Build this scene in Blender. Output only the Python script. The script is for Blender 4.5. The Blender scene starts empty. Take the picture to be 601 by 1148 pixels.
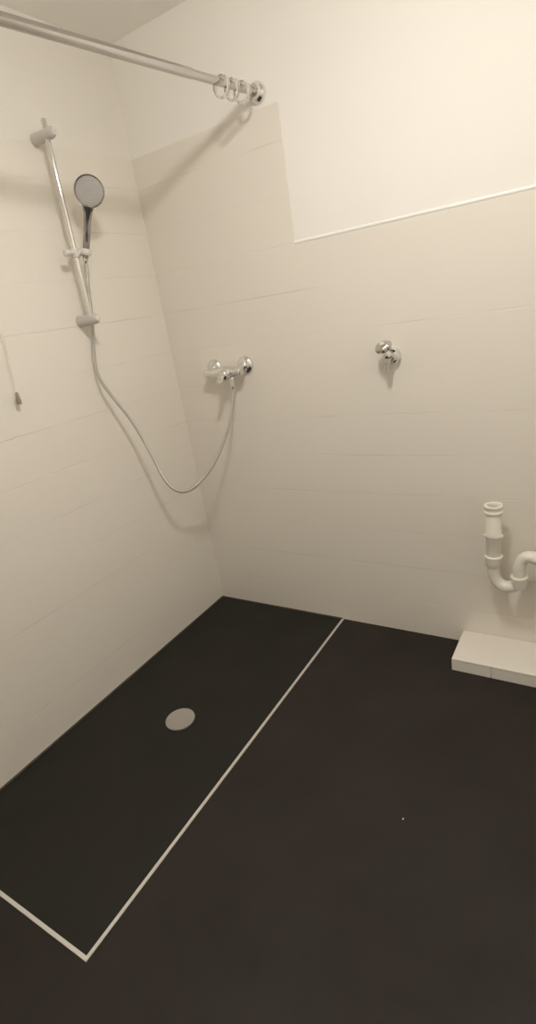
import bpy, bmesh, math
from mathutils import Vector, Matrix
scn = bpy.context.scene
COL = scn.collection
PI = math.pi

# ------------------------------------------------------------------ materials
def mat(name, col, rough=.5, metal=0., **kw):
    m = bpy.data.materials.new(name); m.use_nodes = True
    b = m.node_tree.nodes['Principled BSDF']
    b.inputs['Base Color'].default_value = (*col, 1)
    b.inputs['Roughness'].default_value = rough
    b.inputs['Metallic'].default_value = metal
    for k, v in kw.items():
        b.inputs[k].default_value = v
    return m

def N(m, t, **kw):
    n = m.node_tree.nodes.new(t)
    for k, v in kw.items(): setattr(n, k, v)
    return n
def lk(m, a, b): m.node_tree.links.new(a, b)
def math_(m, op, a, b=None, clamp=False):
    n = N(m, 'ShaderNodeMath', operation=op, use_clamp=clamp)
    for i, v in enumerate((a, b)):
        if v is None: continue
        if isinstance(v, (int, float)): n.inputs[i].default_value = v
        else: lk(m, v, n.inputs[i])
    return n.outputs[0]
def smooth(m, v, lo, hi, to0=0., to1=1.):
    n = N(m, 'ShaderNodeMapRange', interpolation_type='SMOOTHSTEP')
    lk(m, v, n.inputs['Value'])
    for k, x in (('From Min', lo), ('From Max', hi), ('To Min', to0), ('To Max', to1)): n.inputs[k].default_value = x
    return n.outputs['Result']
def noise(m, scale, vec, detail=2., rough=.5):
    n = N(m, 'ShaderNodeTexNoise'); n.inputs['Scale'].default_value = scale
    n.inputs['Detail'].default_value = detail; n.inputs['Roughness'].default_value = rough
    lk(m, vec, n.inputs['Vector']); return n.outputs['Fac']
def mapping(m, vec, scale):
    n = N(m, 'ShaderNodeMapping'); n.inputs['Scale'].default_value = scale
    lk(m, vec, n.inputs['Vector']); return n.outputs['Vector']
def bump(m, h, strength, dist, prev=None):
    n = N(m, 'ShaderNodeBump'); n.inputs['Strength'].default_value = strength
    n.inputs['Distance'].default_value = dist; lk(m, h, n.inputs['Height'])
    if prev: lk(m, prev, n.inputs['Normal'])
    return n.outputs['Normal']
def mixc(m, fac, a, b):
    n = N(m, 'ShaderNodeMix', data_type='RGBA')
    lk(m, fac, n.inputs['Factor'])
    for s, v in ((n.inputs[6], a), (n.inputs[7], b)):
        if isinstance(v, tuple): s.default_value = (*v, 1)
        else: lk(m, v, s)
    return n.outputs[2]

TILE0, TILEH = .1494, .1522
def tile_material():
    """White-painted wall tiles: joints half filled with paint, so they show only in stretches."""
    m = mat('painted_wall_tile', (.785, .740, .668), .3)
    b = m.node_tree.nodes['Principled BSDF']
    co = N(m, 'ShaderNodeTexCoord').outputs['Object']
    sp = N(m, 'ShaderNodeSeparateXYZ'); lk(m, co, sp.inputs[0])
    z = sp.outputs['Z']
    def joint(v, off, pitch, half):
        u = math_(m, 'DIVIDE', math_(m, 'SUBTRACT', v, off), pitch)
        d = math_(m, 'ABSOLUTE', math_(m, 'SUBTRACT', u, math_(m, 'ROUND', u)))
        return smooth(m, math_(m, 'MULTIPLY', d, pitch), half * .3, half, 1., 0.)
    hz = joint(z, TILE0, TILEH, .0021)
    along = math_(m, 'SUBTRACT', sp.outputs['X'], sp.outputs['Y'])
    vt = joint(along, .02, .2, .0016)
    patch = smooth(m, noise(m, 1.0, mapping(m, co, (5., 5., 26.)), 2.), .42, .66)
    dark = smooth(m, noise(m, 1.0, mapping(m, co, (2.6, 2.6, 9.)), 1.), .46, .68)
    groove = math_(m, 'MULTIPLY', hz, math_(m, 'ADD', math_(m, 'MULTIPLY', patch, .8), .2))
    groove = math_(m, 'ADD', groove, math_(m, 'MULTIPLY', math_(m, 'MULTIPLY', vt, patch), .10))
    wob = noise(m, 9., co, 2.)
    nrm = bump(m, wob, .12, .01)
    nrm = bump(m, math_(m, 'SUBTRACT', 1., groove), .62, .0012, nrm)
    lk(m, nrm, b.inputs['Normal'])
    lk(m, mixc(m, math_(m, 'MULTIPLY', math_(m, 'MULTIPLY', hz, dark), .38), (.785, .740, .668), (.47, .43, .37)), b.inputs['Base Color'])
    lk(m, smooth(m, noise(m, 4., co, 3.), 0., 1., .30, .36), b.inputs['Roughness'])
    return m

def plaster_material(name, col):
    m = mat(name, col, .7)
    b = m.node_tree.nodes['Principled BSDF']
    co = N(m, 'ShaderNodeTexCoord').outputs['Object']
    lk(m, bump(m, noise(m, 120., co, 3.), .06, .002), b.inputs['Normal'])
    return m

def vinyl_material(name, c1, c2, r0, r1):
    m = mat(name, c1, .5)
    b = m.node_tree.nodes['Principled BSDF']
    co = N(m, 'ShaderNodeTexCoord').outputs['Object']
    f = math_(m, 'ADD', math_(m, 'MULTIPLY', noise(m, 5., co, 4., .6), .6), math_(m, 'MULTIPLY', noise(m, 260., co, 1.), .4))
    lk(m, mixc(m, smooth(m, f, .35, .65), c1, c2), b.inputs['Base Color'])
    lk(m, smooth(m, noise(m, 3., co, 3.), .3, .7, r0, r1), b.inputs['Roughness'])
    lk(m, bump(m, noise(m, 340., co, 2.), .15, .001), b.inputs['Normal'])
    b.inputs['Specular IOR Level'].default_value = .25
    return m

def brushed(name, col, rough, metal=1., scale=300., st=.05):
    m = mat(name, col, rough, metal)
    b = m.node_tree.nodes['Principled BSDF']
    co = N(m, 'ShaderNodeTexCoord').outputs['Object']
    lk(m, smooth(m, noise(m, scale, co, 2.), .3, .7, rough * .93, rough * 1.08), b.inputs['Roughness'])
    return m

M = {}
M['tile'] = tile_material()
M['plaster'] = plaster_material('wall_paint', (.865, .835, .785))
M['ceiling'] = plaster_material('ceiling_paint', (.93, .91, .87))
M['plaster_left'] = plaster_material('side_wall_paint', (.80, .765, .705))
M['bead'] = brushed('white_caulk', (.88, .87, .84), .4, 0.)
M['floor'] = vinyl_material('anthracite_vinyl', (.0217, .0170, .0148), (.0278, .0222, .0196), .5, .7)
M['shower'] = vinyl_material('black_shower_vinyl', (.0155, .0142, .0116), (.0193, .0176, .0146), .45, .62)
M['sealant'] = brushed('olive_dark_sealant', (.055, .047, .034), .55, 0.)
M['strip'] = brushed('brushed_aluminium', (.74, .72, .68), .38, .55)
M['chrome'] = brushed('polished_chrome', (.80, .79, .77), .09)
M['tapchrome'] = brushed('dulled_chrome', (.58, .56, .53), .14)
M['rodmetal'] = brushed('satin_rod_steel', (.56, .545, .525), .11)
M['darkchrome'] = brushed('smoked_chrome', (.36, .34, .33), .16)
M['satin'] = brushed('satin_grey_plastic', (.55, .52, .48), .35, 0., 25.)
M['clearplastic'] = brushed('light_grey_plastic', (.68, .65, .60), .2, 0., 25.)
M['black'] = brushed('black_gloss_plastic', (.02, .018, .018), .25, 0.)
M['steel'] = brushed('brushed_drain_steel', (.54, .525, .49), .32, .8)
M['pvc'] = brushed('white_drain_plastic', (.80, .77, .68), .28, 0.)
M['ledge'] = brushed('glazed_ledge_tile', (.83, .79, .72), .25, 0., 25.)
M['grout'] = brushed('ledge_grout', (.50, .46, .39), .7, 0.)
M['cord'] = brushed('cream_cord', (.80, .76, .68), .7, 0.)
M['knob'] = brushed('taupe_plastic', (.30, .235, .17), .45, 0.)
M['fleck'] = brushed('white_paint_fleck', (.8, .78, .72), .6, 0.)
M['lampbase'] = brushed('white_enamel', (.8, .79, .76), .35, 0.)

g = mat('clear_acrylic', (.93, .92, .89), .04)
gb = g.node_tree.nodes['Principled BSDF']
gb.inputs['Transmission Weight'].default_value = .92; gb.inputs['IOR'].default_value = 1.47
_co = N(g, 'ShaderNodeTexCoord').outputs['Object']
lk(g, smooth(g, noise(g, 60., _co, 2.), .3, .7, .03, .09), gb.inputs['Roughness'])
M['acrylic'] = g

# hand-shower face: concentric rings of nozzles
f = mat('spray_face_grey', (.43, .41, .39), .45)
fb = f.node_tree.nodes['Principled BSDF']
_co = N(f, 'ShaderNodeTexCoord').outputs['Object']
_ln = N(f, 'ShaderNodeVectorMath', operation='LENGTH'); lk(f, _co, _ln.inputs[0])
_w = math_(f, 'SINE', math_(f, 'MULTIPLY', _ln.outputs['Value'], 2 * PI / .0075))
lk(f, bump(f, _w, .5, .001), fb.inputs['Normal'])
lk(f, mixc(f, smooth(f, _w, .2, .9), (.45, .425, .405), (.40, .38, .365)), fb.inputs['Base Color'])
M['face'] = f

# braided shower hose
h = mat('metal_hose', (.66, .64, .60), .28, .85)
hb = h.node_tree.nodes['Principled BSDF']
_uv = N(h, 'ShaderNodeTexCoord').outputs['UV']
_s = N(h, 'ShaderNodeSeparateXYZ'); lk(h, _uv, _s.inputs[0])
_w = math_(h, 'SINE', math_(h, 'MULTIPLY', _s.outputs['Y'], 2 * PI / .004))
lk(h, bump(h, _w, .6, .001), hb.inputs['Normal'])
M['hose'] = h

e = bpy.data.materials.new('lamp_opal_glass'); e.use_nodes = True
e.node_tree.nodes.clear()
_o = N(e, 'ShaderNodeOutputMaterial'); _e = N(e, 'ShaderNodeEmission')
_e.inputs['Color'].default_value = (1., .968, .915, 1); _e.inputs['Strength'].default_value = 107.
lk(e, _e.outputs[0], _o.inputs[0])
M['opal'] = e

# ------------------------------------------------------------------ geometry helpers
def obj(name, bm, m, parent=None, smooth_=True, at=None):
    """Link a bmesh (world coordinates) as ONE mesh object, origin at `at` (default: its thing's base)."""
    me = bpy.data.meshes.new(name)
    bmesh.ops.recalc_face_normals(bm, faces=bm.faces)
    base = Vector(at) if at is not None else Vector((0, 0, 0))
    pw = parent_world(parent) if parent else Vector((0, 0, 0))
    if at is None: base = pw
    for v in bm.verts: v.co -= base
    bm.to_mesh(me); bm.free()
    if smooth_:
        for p in me.polygons: p.use_smooth = True
        try: me.set_sharp_from_angle(angle=math.radians(42))
        except Exception: pass
    me.materials.append(m)
    o = bpy.data.objects.new(name, me); COL.objects.link(o)
    o.location = base - pw
    if parent: o.parent = parent
    return o
def parent_world(o):
    w = Vector((0, 0, 0))
    while o: w += o.location; o = o.parent
    return w
def thing(name, label, cat, loc, group=None):
    o = bpy.data.objects.new(name, None); o.empty_display_size = .05; COL.objects.link(o)
    o.location = loc; tag(o, label, cat, group); return o
def tag(o, label, cat, group=None):
    o['label'] = label; o['category'] = cat
    if group: o['group'] = group
    return o
def struct(o, label=None, cat=None):
    o['kind'] = 'structure'
    if label: o['label'] = label
    if cat: o['category'] = cat
    return o

def box(bm, a, b, bev=0., seg=2):
    a = Vector(a); b = Vector(b)
    r = bmesh.ops.create_cube(bm, size=1.)
    vs = r['verts']
    for v in vs: v.co = Vector([(a[i] + b[i]) / 2 + v.co[i] * abs(b[i] - a[i]) for i in range(3)])
    if bev:
        es = list({e for v in vs for e in v.link_edges})
        bmesh.ops.bevel(bm, geom=es, offset=bev, segments=seg, profile=.5, affect='EDGES')
    return bm
def frame(d):
    d = Vector(d).normalized()
    u = Vector((0, 0, 1)) if abs(d.z) < .9 else Vector((1, 0, 0))
    x = u.cross(d).normalized(); y = d.cross(x)
    return x, y, d
def lathe(bm, p, d, prof, n=40, squash=(1, 1)):
    """prof = [(t along d, radius)]; radius 0 closes."""
    p = Vector(p); x, y, d = frame(d); rings = []
    for t, r in prof:
        c = p + d * t
        if r <= 1e-7: rings.append([bm.verts.new(c)])
        else: rings.append([bm.verts.new(c + (x * math.cos(2 * PI * k / n) * squash[0] + y * math.sin(2 * PI * k / n) * squash[1]) * r) for k in range(n)])
    for a, b in zip(rings, rings[1:]):
        for k in range(n):
            k2 = (k + 1) % n
            if len(a) == 1 and len(b) == 1: continue
            if len(a) == 1: bm.faces.new((a[0], b[k2], b[k]))
            elif len(b) == 1: bm.faces.new((a[k], a[k2], b[0]))
            else: bm.faces.new((a[k], a[k2], b[k2], b[k]))
    for rg in (rings[0], rings[-1]):
        if len(rg) > 1: bm.faces.new(rg)
    return bm
def rprof(L, r, b, seg=4):
    """cylinder profile of length L with rounded ends"""
    out = [(0, 0)]
    for k in range(seg + 1):
        a = PI / 2 * k / seg; out.append((b - b * math.cos(a), r - b + b * math.sin(a)))
    for k in range(seg + 1):
        a = PI / 2 * k / seg; out.append((L - b + b * math.sin(a), r - b + b * math.cos(a)))
    out.append((L, 0)); return out
def spline(pts, per=10):
    P = [Vector(p) for p in pts]; P = [2 * P[0] - P[1]] + P + [2 * P[-1] - P[-2]]
    out = []
    for i in range(1, len(P) - 2):
        a, b, c, d = P[i - 1:i + 3]
        for k in range(per):
            t = k / per
            out.append(.5 * ((2 * b) + (c - a) * t + (2 * a - 5 * b + 4 * c - d) * t * t + (3 * b - a - 3 * c + d) * t ** 3))
    out.append(P[-2]); return out
def relax(pts, it):
    pts = [p.copy() for p in pts]
    for _ in range(it):
        q = [p.copy() for p in pts]
        for i in range(1, len(pts) - 1): pts[i] = q[i] * .5 + (q[i - 1] + q[i + 1]) * .25
    return pts
def sweep(bm, pts, rad, n=20, uv=False, squash=(1, 1)):
    pts = [Vector(p) for p in pts]; L = len(pts)
    rad = rad if isinstance(rad, (list, tuple)) else [rad] * L
    if len(rad) != L:   # spread evenly
        rr = []
        for i in range(L):
            s = i / (L - 1) * (len(rad) - 1); k = min(int(s), len(rad) - 2); rr.append(rad[k] + (rad[k + 1] - rad[k]) * (s - k))
        rad = rr
    tan = [(pts[min(i + 1, L - 1)] - pts[max(i - 1, 0)]).normalized() for i in range(L)]
    x, y, _ = frame(tan[0]); rings = []; s = 0.; ss = []
    for i in range(L):
        x = (x - tan[i] * x.dot(tan[i])).normalized(); y = tan[i].cross(x)
        rings.append([bm.verts.new(pts[i] + (x * math.cos(2 * PI * k / n) * squash[0] + y * math.sin(2 * PI * k / n) * squash[1]) * rad[i]) for k in range(n)])
        if i: s += (pts[i] - pts[i - 1]).length
        ss.append(s)
    lay = bm.loops.layers.uv.verify() if uv else None
    for i in range(L - 1):
        for k in range(n):
            k2 = (k + 1) % n
            fc = bm.faces.new((rings[i][k], rings[i][k2], rings[i + 1][k2], rings[i + 1][k]))
            if uv:
                for lp, (uu, vv) in zip(fc.loops, ((k / n, ss[i]), ((k + 1) / n, ss[i]), ((k + 1) / n, ss[i + 1]), (k / n, ss[i + 1]))): lp[lay].uv = (uu, vv)
    bm.faces.new(list(reversed(rings[0]))); bm.faces.new(rings[-1])
    return bm
def prism(bm, poly, axis, a, b):
    """extrude a polygon (2-D) along axis 'x' or 'y' from a to b"""
    def P(u, v, w): return Vector((w, u, v)) if axis == 'x' else (Vector((u, w, v)) if axis == 'y' else Vector((u, v, w)))
    A = [bm.verts.new(P(u, v, a)) for u, v in poly]; B = [bm.verts.new(P(u, v, b)) for u, v in poly]
    n = len(poly)
    for i in range(n): bm.faces.new((A[i], A[(i + 1) % n], B[(i + 1) % n], B[i]))
    bm.faces.new(A); bm.faces.new(list(reversed(B)))
    return bm
B = bmesh.new

# ------------------------------------------------------------------ the room
RX, FY, H = 1.95, -2.35, 2.283     # right wall, front wall, ceiling
TW, TL = .67, 1.4746               # shower zone
TT = .0015                          # thickness of the tile facing
TOP, SIDE, PX = 1.928, 1.519, .656 # tile height beside the corner / under the painted panel / panel edge

# main floor: L-shape round the shower zone
bm = B(); prism(bm, [(TW, 0), (TW, -TL), (0, -TL), (0, FY), (RX, FY), (RX, 0)], 'z', -.06, 0.)
struct(obj('floor', bm, M['floor'], smooth_=False), 'anthracite vinyl floor outside the shower zone', 'floor')
# shower floor: falls gently to the drain
DX, DY = .368, -.7765
bm = B(); nx, ny = 26, 54; gv = []
def zsh(x, y):
    e = min(x, TW - x, -y, TL + y)
    return -.006 * min(1., max(0., e) / .28)
for j in range(ny + 1):
    gv.append([bm.verts.new((TW * i / nx, -TL * j / ny, zsh(TW * i / nx, -TL * j / ny))) for i in range(nx + 1)])
for j in range(ny):
    for i in range(nx): bm.faces.new((gv[j][i], gv[j][i + 1], gv[j + 1][i + 1], gv[j + 1][i]))
ret = bmesh.ops.extrude_face_region(bm, geom=bm.faces[:])
for v in [x for x in ret['geom'] if isinstance(x, bmesh.types.BMVert)]: v.co.z = -.06
struct(obj('floor_shower', bm, M['shower']), 'black vinyl shower floor in the corner, sloping to the drain', 'floor')

def wall(name, a, b, m, label):
    bm = B(); box(bm, a, b); return struct(obj(name, bm, m, smooth_=False), label, 'wall')
wb = wall('wall_back', (-.12, TT, -.06), (RX + .12, .12, H), M['plaster'], 'white wall with the mixer tap and drain pipe')
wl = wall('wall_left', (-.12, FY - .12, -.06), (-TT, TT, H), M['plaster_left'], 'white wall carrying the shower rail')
wr = wall('wall_right', (RX, FY, -.06), (RX + .12, TT, H), M['plaster'], 'white wall opposite the shower rail')
wf = wall('wall_front', (-TT, FY - .12, -.06), (RX + .12, FY, H), M['plaster'], 'white wall facing the mixer tap')
wall('ceiling', (-.12, FY - .12, H), (RX + .12, .12, H + .1), M['ceiling'], 'off-white ceiling')['category'] = 'ceiling'

def bevel_edges(bm, test, off, seg=3):
    es = [e for e in bm.edges if test(e.verts[0].co, e.verts[1].co)]
    bmesh.ops.bevel(bm, geom=es, offset=off, segments=seg, profile=.5, affect='EDGES')
# tile facings (part of the walls)
bm = B(); prism(bm, [(0, -.06), (RX, -.06), (RX, SIDE), (PX, SIDE), (PX, TOP), (0, TOP)], 'y', 0., TT)
obj('tile_facing', bm, M['tile'], wb)
bm = B(); box(bm, (-TT, FY, -.06), (0, TT, TOP))
bevel_edges(bm, lambda p, q: abs(p.x) < 1e-6 and abs(q.x) < 1e-6 and p.z > 1 and q.z > 1, .0025)
obj('tile_facing', bm, M['tile'], wl)

# painted caulk bead along the lower edge of the painted panel
bm = B(); sweep(bm, [(PX - .001, .0005, SIDE + .001), (RX, .0005, SIDE + .001)], .0052, 14, squash=(.5, 1)); struct(obj('trim_5', bm, M['bead']), 'thin white bead under the painted part of the wall', 'trim')
# sealant beads along the shower floor
def bead(name, p, q, s):
    bm = B(); sweep(bm, [p, q], s, 10); return struct(obj(name, bm, M['sealant']), None)
bead('trim_1', (.003, -.001, .0005), (TW, -.001, .0005), .0045)
bead('trim_2', (.001, -.003, .0005), (.001, -TL, .0005), .0045)
# brushed metal edging of the shower zone, mitred at its corner
w = .0046
bm = B(); prism(bm, [(TW - w, 0), (TW + w, 0), (TW + w, -TL - w), (TW - w, -TL + w)], 'z', -.02, .0025)
struct(obj('trim_3', bm, M['strip'], smooth_=False), 'long silver edging strip between the shower floor and the vinyl', 'edging strip')
bm = B(); prism(bm, [(0, -TL + w), (TW - w, -TL + w), (TW + w, -TL - w), (0, -TL - w)], 'z', -.02, .0025)
struct(obj('trim_4', bm, M['strip'], smooth_=False), 'short silver edging strip closing the front of the shower floor', 'edging strip')

# ------------------------------------------------------------------ floor drain
t = thing('floor_drain', 'round brushed steel drain cover in the black shower floor', 'drain', (DX, DY, -.006))
bm = B(); lathe(bm, (DX, DY, -.007), (0, 0, 1), [(0, 0), (0, .058), (.003, .058), (.0045, .0565), (.0045, .053), (.001, .052), (.001, 0)], 64)
obj('frame', bm, M['black'], t)
bm = B(); lathe(bm, (DX, DY, -.0055), (0, 0, 1), [(0, 0), (0, .0520), (.004, .0536), (.007, .0532), (.0078, .0515), (.0070, .0485), (.0066, .046), (.0070, 0)], 64)
obj('cover', bm, M['steel'], t)
# small white fleck on the floor
bm = B(); lathe(bm, (1.2114, -.837, -.0002), (0, 0, 1), [(0, 0), (0, .0028), (.0008, .0024), (.0013, 0)], 9, (1.2, .8))
tag(obj('paint_fleck', bm, M['fleck'], at=(1.2114, -.837, 0)), 'tiny white fleck of paint lying on the dark floor', 'fleck')

# ------------------------------------------------------------------ tiled ledge
LX, LY, LZ = 1.184, -.187, .052
t = thing('tiled_ledge', 'low white tiled ledge on the floor below the drain pipe', 'ledge', ((LX + RX) / 2, LY / 2, 0))
xs = [LX, 1.62, RX]
bm = B(); box(bm, (LX + .004, LY + .004, 0), (RX, 0, LZ - .006)); obj('core', bm, M['grout'], t, False)
for a, b_ in zip(xs, xs[1:]):
    bm = B(); box(bm, (a + (.0008 if a > LX else 0), LY - .001, LZ - .008), (b_ - .0008, -.0005, LZ), .0028, 3); obj('top_tile', bm, M['ledge'], t)
xs = [LX, 1.318, 1.52, 1.72, RX]
for a, b_ in zip(xs, xs[1:]):
    bm = B(); box(bm, (a + (.0005 if a > LX else 0), LY, .001), (b_ - .0005, LY + .006, LZ - .0085), .0008, 1); obj('front_tile', bm, M['ledge'], t)
bm = B(); box(bm, (LX, LY + .0065, .001), (LX + .006, -.0005, LZ - .0085), .0008, 1); obj('side_tile', bm, M['ledge'], t)

# ------------------------------------------------------------------ basin drain pipe with trap
PY, PXX = -.07, 1.3075
t = thing('drain_trap', 'white plastic drain pipe with U-bend on the wall above the ledge', 'drain pipe', (PXX, PY, .29))
def ring_prof(z0, z1, ro, ri):  # open socket ring
    return [(z0, ri), (z0, ro - .002), (z0 + .002, ro), (z1 - .002, ro), (z1, ro - .002), (z1, ri + .001)]
bm = B(); lathe(bm, (PXX, PY, 0), (0, 0, 1), [(.40, 0), (.40, .0235), (.498, .0235), (.502, .0262), (.506, .0262), (.510, .0245), (.585, .0245), (.588, .0225), (.603, .0225), (.603, .019), (.52, .019), (.52, 0)], 48)
pipe = obj('inlet_pipe', bm, M['pvc'], t)
for s in (-1, 1):
    bm = B(); box(bm, (PXX + s * .0262 - .004, PY - .012, .497), (PXX + s * .0262 + .004, PY + .006, .508), .002, 2); obj('locking_lug', bm, M['pvc'], pipe)
bm = B(); lathe(bm, (PXX, PY, .586), (0, 0, 1), [(0, .0215), (0, .0285), (.002, .0305), (.006, .0305), (.008, .0285), (.011, .0275), (.016, .0275), (.018, .0290), (.023, .0300), (.027, .0290), (.028, .0265), (.027, .0215), (.022, .0195), (.002, .0195), (0, .0215)], 48)
# closed ring: drop the two caps the lathe adds
for fc in [f_ for f_ in bm.faces if len(f_.verts) > 4]: bm.faces.remove(fc)
bmesh.ops.remove_doubles(bm, verts=bm.verts, dist=1e-6)
obj('socket_rim', bm, M['pvc'], t)
def nut(zc0, zc1, x, r):
    bm = B(); lathe(bm, (x, PY, zc0), (0, 0, 1), [(0, .018), (0, r - .004), (.004, r - .0015), (zc1 - zc0 - .008, r - .001), (zc1 - zc0 - .007, r + .0012), (zc1 - zc0 - .002, r + .0012), (zc1 - zc0, r - .001), (zc1 - zc0, .018)], 48)
    return bm
obj('union_nut', nut(.390, .430, PXX, .0275), M['pvc'], t)
bend = relax(spline([(PXX, PY, .402), (PXX, PY, .365), (PXX + .006, PY, .338), (PXX + .022, PY, .319), (PXX + .043, PY, .314), (PXX + .064, PY, .320), (PXX + .0775, PY, .337), (PXX + .080, PY, .362)], 8), 8)
bm = B(); sweep(bm, bend, [.0215, .0205, .020, .020, .020, .020, .020], 28); obj('trap_bend', bm, M['pvc'], t)
X2 = PXX + .080
obj('union_nut', nut(.318, .361, X2, .0265), M['pvc'], t)
out = relax(spline([(X2, PY, .345), (X2, PY, .385), (X2 + .004, PY, .412), (X2 + .016, PY, .430), (X2 + .034, PY, .436), (X2 + .054, PY, .430), (X2 + .075, PY, .418), (X2 + .16, PY, .375), (RX, PY, .235)], 8), 6)
bm = B(); sweep(bm, out, .0198, 28); obj('outlet_elbow', bm, M['pvc'], t)
t.location += Vector((.0030, -.018, .0073))

# ------------------------------------------------------------------ shower mixer
t = thing('shower_mixer', 'chrome single-lever shower mixer feeding the hanging hose', 'mixer tap', (.294, 0, 1.12))
for x in (.2175, .371):
    bm = B(); lathe(bm, (x, 0, 1.13), (0, -1, 0), [(0, 0), (0, .0355), (.003, .0355), (.008, .033), (.014, .026), (.017, .017), (.017, 0)], 44); obj('escutcheon', bm, M['chrome'], t)
    bm = B(); sweep(bm, spline([(x, -.012, 1.13), (x, -.03, 1.128), (x, -.052, 1.116)], 5), .0125, 22); obj('wall_union', bm, M['chrome'], t)
    bm = B(); lathe(bm, (x + (-.012 if x < .3 else .012), -.052, 1.115), (1 if x < .3 else -1, 0, 0), rprof(.026, .0175, .003), 6 * 4); obj('union_nut', bm, M['chrome'], t)
bm = B(); lathe(bm, (.226, -.052, 1.115), (1, 0, 0), [(0, 0), (0, .0165), (.012, .019), (.045, .0205), (.07, .024), (.100, .024), (.112, .0205), (.130, .019), (.140, .0165), (.140, 0)], 40)
body = obj('mixer_body', bm, M['chrome'], t)
bm = B(); lathe(bm, (.317, -.06, 1.112), (0, -1, -.15), [(0, 0), (0, .0225), (.016, .0228), (.018, .0215), (.020, .0225), (.032, .022), (.038, .0185), (.041, .011), (.042, 0)], 40)
cap = obj('cartridge_cap', bm, M['chrome'], t)
bm = B(); sweep(bm, spline([(.317, -.092, 1.112), (.319, -.108, 1.103), (.322, -.124, 1.092), (.324, -.138, 1.085)], 6), [.012, .0125, .0135, .0125, .008], 22, squash=(1.1, .55)); obj('lever', bm, M['chrome'], t)
bm = B(); lathe(bm, (.329, -.050, 1.100), (0, 0, -1), [(0, 0), (0, .012), (.018, .012), (.020, .010), (.026, .010), (.026, 0)], 28); obj('hose_outlet', bm, M['chrome'], t)

# ------------------------------------------------------------------ angle tap
AX, AZ = .979, 1.113
t = thing('angle_tap', 'chrome wall tap with slanted handle and short spout above the drain pipe', 'tap', (AX, 0, AZ))
bm = B(); lathe(bm, (AX, .0008, AZ), (0, -1, 0), [(0, 0), (0, .0265), (.003, .0272), (.022, .0262), (.027, .0235), (.029, .016), (.0295, .012), (.0295, 0)], 40); obj('escutcheon', bm, M['chrome'], t)
bm = B(); sweep(bm, [(AX, -.012, AZ), (AX - .001, -.03, AZ + .001), (AX - .002, -.048, AZ + .003)], [.0125, .0125, .014], 24)
obj('valve_body', bm, M['chrome'], t)
d = Vector((-.18, -.45, .87)).normalized(); s0 = Vector((AX - .004, -.047, AZ + .004))
bm = B(); lathe(bm, s0, d, [(0, 0), (0, .0145), (.012, .0145), (.016, .011), (.026, .0095), (.026, 0)], 28); obj('spindle_neck', bm, M['chrome'], t)
# handle: a six-lobed oval knob
bm = B(); hx, hy, hd = frame(d); n = 48; prof = [(0, 0), (0, .012), (.003, .0225), (.010, .0262), (.019, .0250), (.025, .0185), (.027, 0)]
rings = []
for tt, r in prof:
    c = s0 + d * (.024 + tt)
    rings.append([bm.verts.new(c)] if r == 0 else [bm.verts.new(c + (hx * math.cos(2 * PI * k / n) * 1.12 + hy * math.sin(2 * PI * k / n)) * r * (1 + .07 * math.cos(6 * 2 * PI * k / n))) for k in range(n)])
for a, b_ in zip(rings, rings[1:]):
    for k in range(n):
        k2 = (k + 1) % n
        if len(a) == 1: bm.faces.new((a[0], b_[k2], b_[k]))
        elif len(b_) == 1: bm.faces.new((a[k], a[k2], b_[0]))
        else: bm.faces.new((a[k], a[k2], b_[k2], b_[k]))
hd_ = obj('handle', bm, M['tapchrome'], t)
bm = B(); lathe(bm, s0 + d * .0505, d, [(0, 0), (0, .009), (.003, .0085), (.004, 0)], 24); o = obj('handle_button', bm, M['clearplastic'], hd_)
bm = B(); lathe(bm, (AX - .006, -.050, AZ - .002), (-.04, -.02, -1), [(0, 0), (0, .0125), (.016, .0125), (.018, .0105), (.024, .0105), (.025, .0115), (.030, .0115), (.031, .0100), (.040, .0095), (.040, .007), (.034, .007), (.034, 0)], 28); obj('spout', bm, M['tapchrome'], t)

# ------------------------------------------------------------------ shower rail with slider
RT, RB = Vector((.062, -.4331, 1.9764)), Vector((.062, -.4458, 1.3845))
def on_rail(z):
    return RB + (RT - RB) * ((z - RB.z) / (RT.z - RB.z))
t = thing('shower_rail', 'slim chrome shower rail fixed upright to the tiled wall', 'shower rail', (0, -.440, 1.384))
dv = (RT - RB).normalized(); up = Vector((0, 0, 1))
bm = B(); lathe(bm, RB, dv, rprof((RT - RB).length, .0088, .002), 28); obj('rail', bm, M['chrome'], t)
for z in (1.934, 1.383):
    c = on_rail(z)
    bm = B(); lathe(bm, (0, c.y, z), (1, 0, 0), [(0, 0), (0, .0185), (.006, .0195), (.03, .0175), (.06, .0170), (.082, .0175), (.092, .0155), (.097, .009), (.098, 0)], 36, (.8, 1.0)); br = obj('wall_bracket', bm, M['satin'], t)
    bm = B(); lathe(bm, (.096, c.y, z), (1, 0, 0), [(0, 0), (0, .0115), (.0035, .0105), (.005, 0)], 28, (.8, 1.0)); obj('end_cap', bm, M['clearplastic'], br)
c = on_rail(1.594)
bm = B(); lathe(bm, c - dv * .014, dv, rprof(.028, .0155, .003), 30); sl = obj('slider', bm, M['clearplastic'], t)
bm = B(); lathe(bm, c + Vector((.004, -.010, 0)), (0.06, -1, 0), [(0, 0), (0, .008), (.016, .0085), (.024, .0105), (.036, .0105), (.040, .008), (.041, 0)], 26); obj('clamp_knob', bm, M['clearplastic'], sl)
HB = Vector((.0855, c.y + .0265, 1.594))     # centre of the cradle
bm = B(); sweep(bm, [c + Vector((.006, .008, 0)), c + Vector((.012, .018, 0)), c + Vector((.016, .022, 0))], [.010, .0095, .009], 20); obj('cradle_arm', bm, M['clearplastic'], sl)
hdir = (Vector((.130, -.3935, 1.728)) - HB).normalized()
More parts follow.
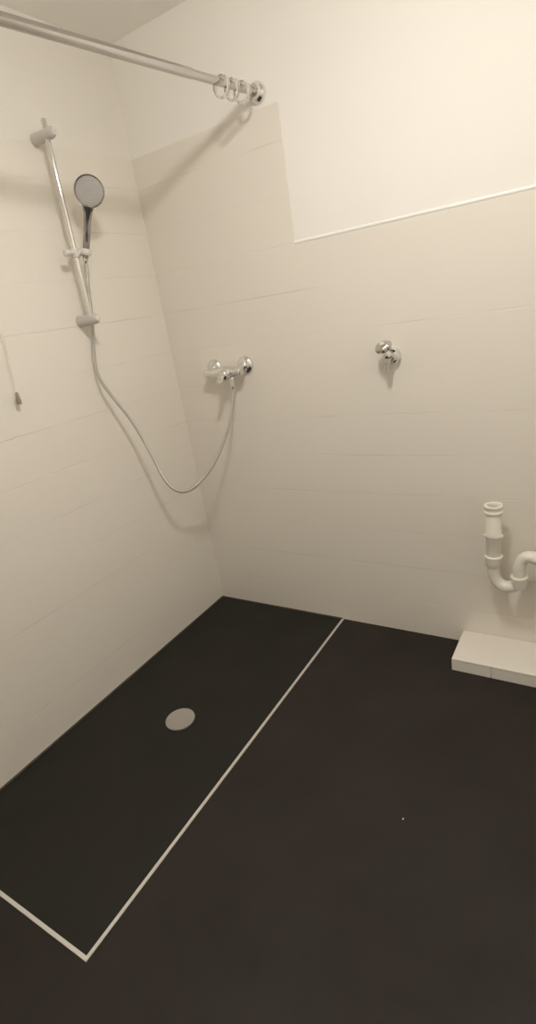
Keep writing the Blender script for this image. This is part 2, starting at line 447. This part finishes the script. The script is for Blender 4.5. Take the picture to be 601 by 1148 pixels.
bm = B(); lathe(bm, HB - hdir * .010, hdir, [(0, .0125), (0, .0165), (.003, .0185), (.017, .0185), (.020, .0165), (.020, .0135)], 34)
for fc in [f_ for f_ in bm.faces if len(f_.verts) > 4]: bm.faces.remove(fc)
va = [v for v in bm.verts]
ri = va[:34]; ro = va[-34:]
for k in range(34): bm.faces.new((ri[k], ri[(k + 1) % 34], ro[(k + 1) % 34], ro[k]))
obj('cradle', bm, M['clearplastic'], sl)

# ------------------------------------------------------------------ hand shower
HC = Vector((.140, -.3875, 1.764)); hn = Vector((.71, -.66, -.27)).normalized()
t = thing('hand_shower', 'round grey-faced hand shower with dark chrome handle held in the rail slider', 'hand shower', HB)
side = hn.cross(hdir).normalized(); inpl = side.cross(hn).normalized()
if inpl.z < 0: inpl = -inpl
neck = HC - inpl * .056 - hn * .007
hp = spline([HB - hdir * .020, HB, HB + hdir * .05, HB + (neck - HB) * .72, neck, HC - inpl * .034 - hn * .016], 8)
bm = B(); sweep(bm, relax(hp, 3), [.0090, .0100, .0108, .0112, .0116, .0122, .0140, .0190, .0200], 30); hnd = obj('handle', bm, M['darkchrome'], t)
fr = [p + hn * .0072 for p in relax(hp, 3)[11:35]]
bm = B(); sweep(bm, fr, [.003, .0052, .0056, .006, .0085, .0150], 16); obj('grip_inlay', bm, M['black'], hnd)
bm = B(); lathe(bm, HC, hn, [(-.020, 0), (-.0195, .012), (-.017, .027), (-.012, .039), (-.005, .0460), (.001, .0478), (.004, .0472), (.0055, .0450), (.0045, .0430), (.003, 0)], 56); obj('shower_head', bm, M['darkchrome'], t)
bm = B(); lathe(bm, HC + hn * .0028, hn, [(0, 0), (0, .0430), (.0025, .0427), (.0034, .041), (.0036, .030), (.0040, .010), (.0040, 0)], 56)
obj('spray_face', bm, M['face'], t, at=HC + hn * .0068)

# ------------------------------------------------------------------ shower hose
t = thing('shower_hose', 'silver flexible shower hose hanging in a loop from the hand shower to the mixer', 'hose', (.15, -.305, .69))
nb = HB - hdir * .0205
HP = [nb - hdir * .010, (0.068, -0.4135, 1.5479), (0.05, -0.4111, 1.4879), (0.036, -0.4119, 1.4164), (0.026, -0.4145, 1.3605), (0.024, -0.4304, 1.3041), (0.03, -0.4516, 1.2284), (0.042, -0.4557, 1.1741), (0.062, -0.4329, 1.1033), (.0900, -.3937, .9990), (.1112, -.3624, .8660),
      (.1290, -.3364, .7450), (.1530, -.3020, .6930), (.1860, -.2550, .6900), (.2345, -.1851, .7433), (.2789, -.1212, .8384), (.3071, -.0807, .9316), (.3231, -.0577, 1.0167), (.329, -.050, 1.056)]
bm = B(); sweep(bm, relax(spline(HP, 12), 14), .0062, 16, uv=True); obj('hose', bm, M['hose'], t)
bm = B(); lathe(bm, nb, -hdir, [(0, 0), (0, .0095), (.007, .0090), (.014, .0070), (.014, 0)], 26); obj('hose_nut', bm, M['chrome'], t)
bm = B(); lathe(bm, (.329, -.050, 1.0745), (-.06, -.09, -1), [(0, 0), (0, .0105), (.012, .0105), (.026, .0070), (.026, 0)], 26); obj('hose_nut', bm, M['chrome'], t)

# ------------------------------------------------------------------ curtain rod and rings
RE = Vector((.5885, TT, 1.9704)); RD = Vector((-.1262, -1, 0)).normalized()
# the flange meets the tile facing
E0 = Vector((.5885, 0, 1.9704 + 0))
t = thing('shower_curtain_rod', 'round steel shower curtain rod reaching from the wall flange over the shower', 'curtain rod', E0)
yflange = TT   # painted wall above the tile edge
bm = B(); lathe(bm, (RE.x, yflange, RE.z), (0, -1, 0), [(0, 0), (0, .0305), (.004, .0308), (.012, .0290), (.017, .023), (.022, .0195), (.032, .0185), (.032, 0)], 44); obj('wall_flange', bm, M['chrome'], t)
Lr = 2.2
pr = [RE + RD * .012, RE + RD * .30, RE + RD * .3005, RE + RD * .303, RE + RD * Lr]
bm = B(); sweep(bm, pr, [.0118, .0118, .0128, .0132, .0132], 40); obj('rod', bm, M['rodmetal'], t)
rings = []
for k, (s, tw, lab) in enumerate(((.082, .10, 'clear plastic curtain ring on the rod closest to the wall flange'),
                                  (.128, -.08, 'clear plastic curtain ring between the other two on the rod'),
                                  (.176, .05, 'clear plastic curtain ring on the rod farthest from the wall flange'))):
    a = Vector((RD.x, RD.y, 0)); a = Matrix.Rotation(tw, 3, 'Z') @ a
    maj, rmin, ax = .0266, .0038, .0085
    c = RE + RD * s + Vector((0, 0, .0121 - (maj - rmin)))
    x, y, dd = frame(a); bm = B(); nn, mm = 48, 14; vv = []
    for i in range(nn):
        ph = 2 * PI * i / nn; rad = x * math.cos(ph) + y * math.sin(ph)
        vv.append([bm.verts.new(c + rad * (maj + rmin * math.cos(2 * PI * j / mm)) + dd * ax * math.sin(2 * PI * j / mm)) for j in range(mm)])
    for i in range(nn):
        for j in range(mm):
            bm.faces.new((vv[i][j], vv[(i + 1) % nn][j], vv[(i + 1) % nn][(j + 1) % mm], vv[i][(j + 1) % mm]))
    tag(obj('curtain_ring', bm, M['acrylic'], at=c), lab, 'curtain ring', 'clear curtain rings left on the rod')

# ------------------------------------------------------------------ pull cord
CX, CY = .022, -.784
t = thing('pull_cord', 'thin cream pull cord with small taupe knob hanging near the tiled wall', 'pull cord', (CX, CY, 1.163))
bm = B(); sweep(bm, spline([(CX, CY + .06, H - .02), (CX, CY + .045, 1.9), (CX, CY + .0185, 1.4), (CX, CY + .001, 1.20)], 8), .0016, 10); obj('cord', bm, M['cord'], t)
bm = B(); lathe(bm, (CX, CY, 1.163), (.0, .05, 1), [(0, 0), (0, .0062), (.003, .0074), (.010, .0076), (.026, .0056), (.036, .0042), (.039, .002), (.039, 0)], 26); obj('knob', bm, M['knob'], t)
bm = B(); lathe(bm, (CX, CY + .06, H), (0, 0, -1), [(0, 0), (0, .0195), (.012, .0195), (.022, .012), (.026, .004), (.026, 0)], 30); obj('ceiling_rose', bm, M['lampbase'], t)

# ------------------------------------------------------------------ ceiling lamp (the room's light)
LXY = (1.22, -1.05)
t = thing('ceiling_lamp', 'round flush ceiling lamp with opal cover lighting the room', 'lamp', (LXY[0], LXY[1], H))
bm = B(); lathe(bm, (*LXY, H), (0, 0, -1), [(0, 0), (0, .125), (.020, .125), (.024, .122), (.024, .109), (.018, .109), (.018, 0)], 48); obj('lamp_base', bm, M['lampbase'], t)
bm = B(); lathe(bm, (*LXY, H - .0185), (0, 0, -1), [(0, 0), (0, .108), (.020, .108), (.036, .105), (.048, .095), (.056, .075), (.061, .045), (.063, 0)], 40); obj('opal_cover', bm, M['opal'], t)

# ------------------------------------------------------------------ camera
R = ((0.8454024039666871, 0.512078452082454, -0.151885920734225), (0.06418936257169837, -0.37970954501345094, -0.9228557933978631), (-0.5302589000634309, 0.7704520198847229, -0.35386909135402417))
cam = bpy.data.cameras.new('camera'); co = bpy.data.objects.new('camera', cam); COL.objects.link(co)
mw = Matrix(((R[0][0], -R[1][0], -R[2][0], 1.6116), (R[0][1], -R[1][1], -R[2][1], -1.8155), (R[0][2], -R[1][2], -R[2][2], 1.3268), (0, 0, 0, 1)))
co.matrix_world = Matrix.LocRotScale(mw.to_translation(), mw.to_quaternion(), None)
cam.sensor_fit = 'VERTICAL'; cam.sensor_height = 36.; cam.sensor_width = 36.; cam.lens = 596.99 / 1148 * 36; cam.clip_start = .02
scn.camera = co

wd = bpy.data.worlds.new('world'); wd.use_nodes = True
wd.node_tree.nodes['Background'].inputs[0].default_value = (0, 0, 0, 1)
scn.world = wd
scn.cycles.max_bounces = 14; scn.cycles.diffuse_bounces = 8
scn.view_settings.view_transform = 'Standard'; scn.view_settings.look = 'None'
scn.view_settings.gamma = 1.; scn.view_settings.use_curve_mapping = False
scn.view_settings.exposure = 0.
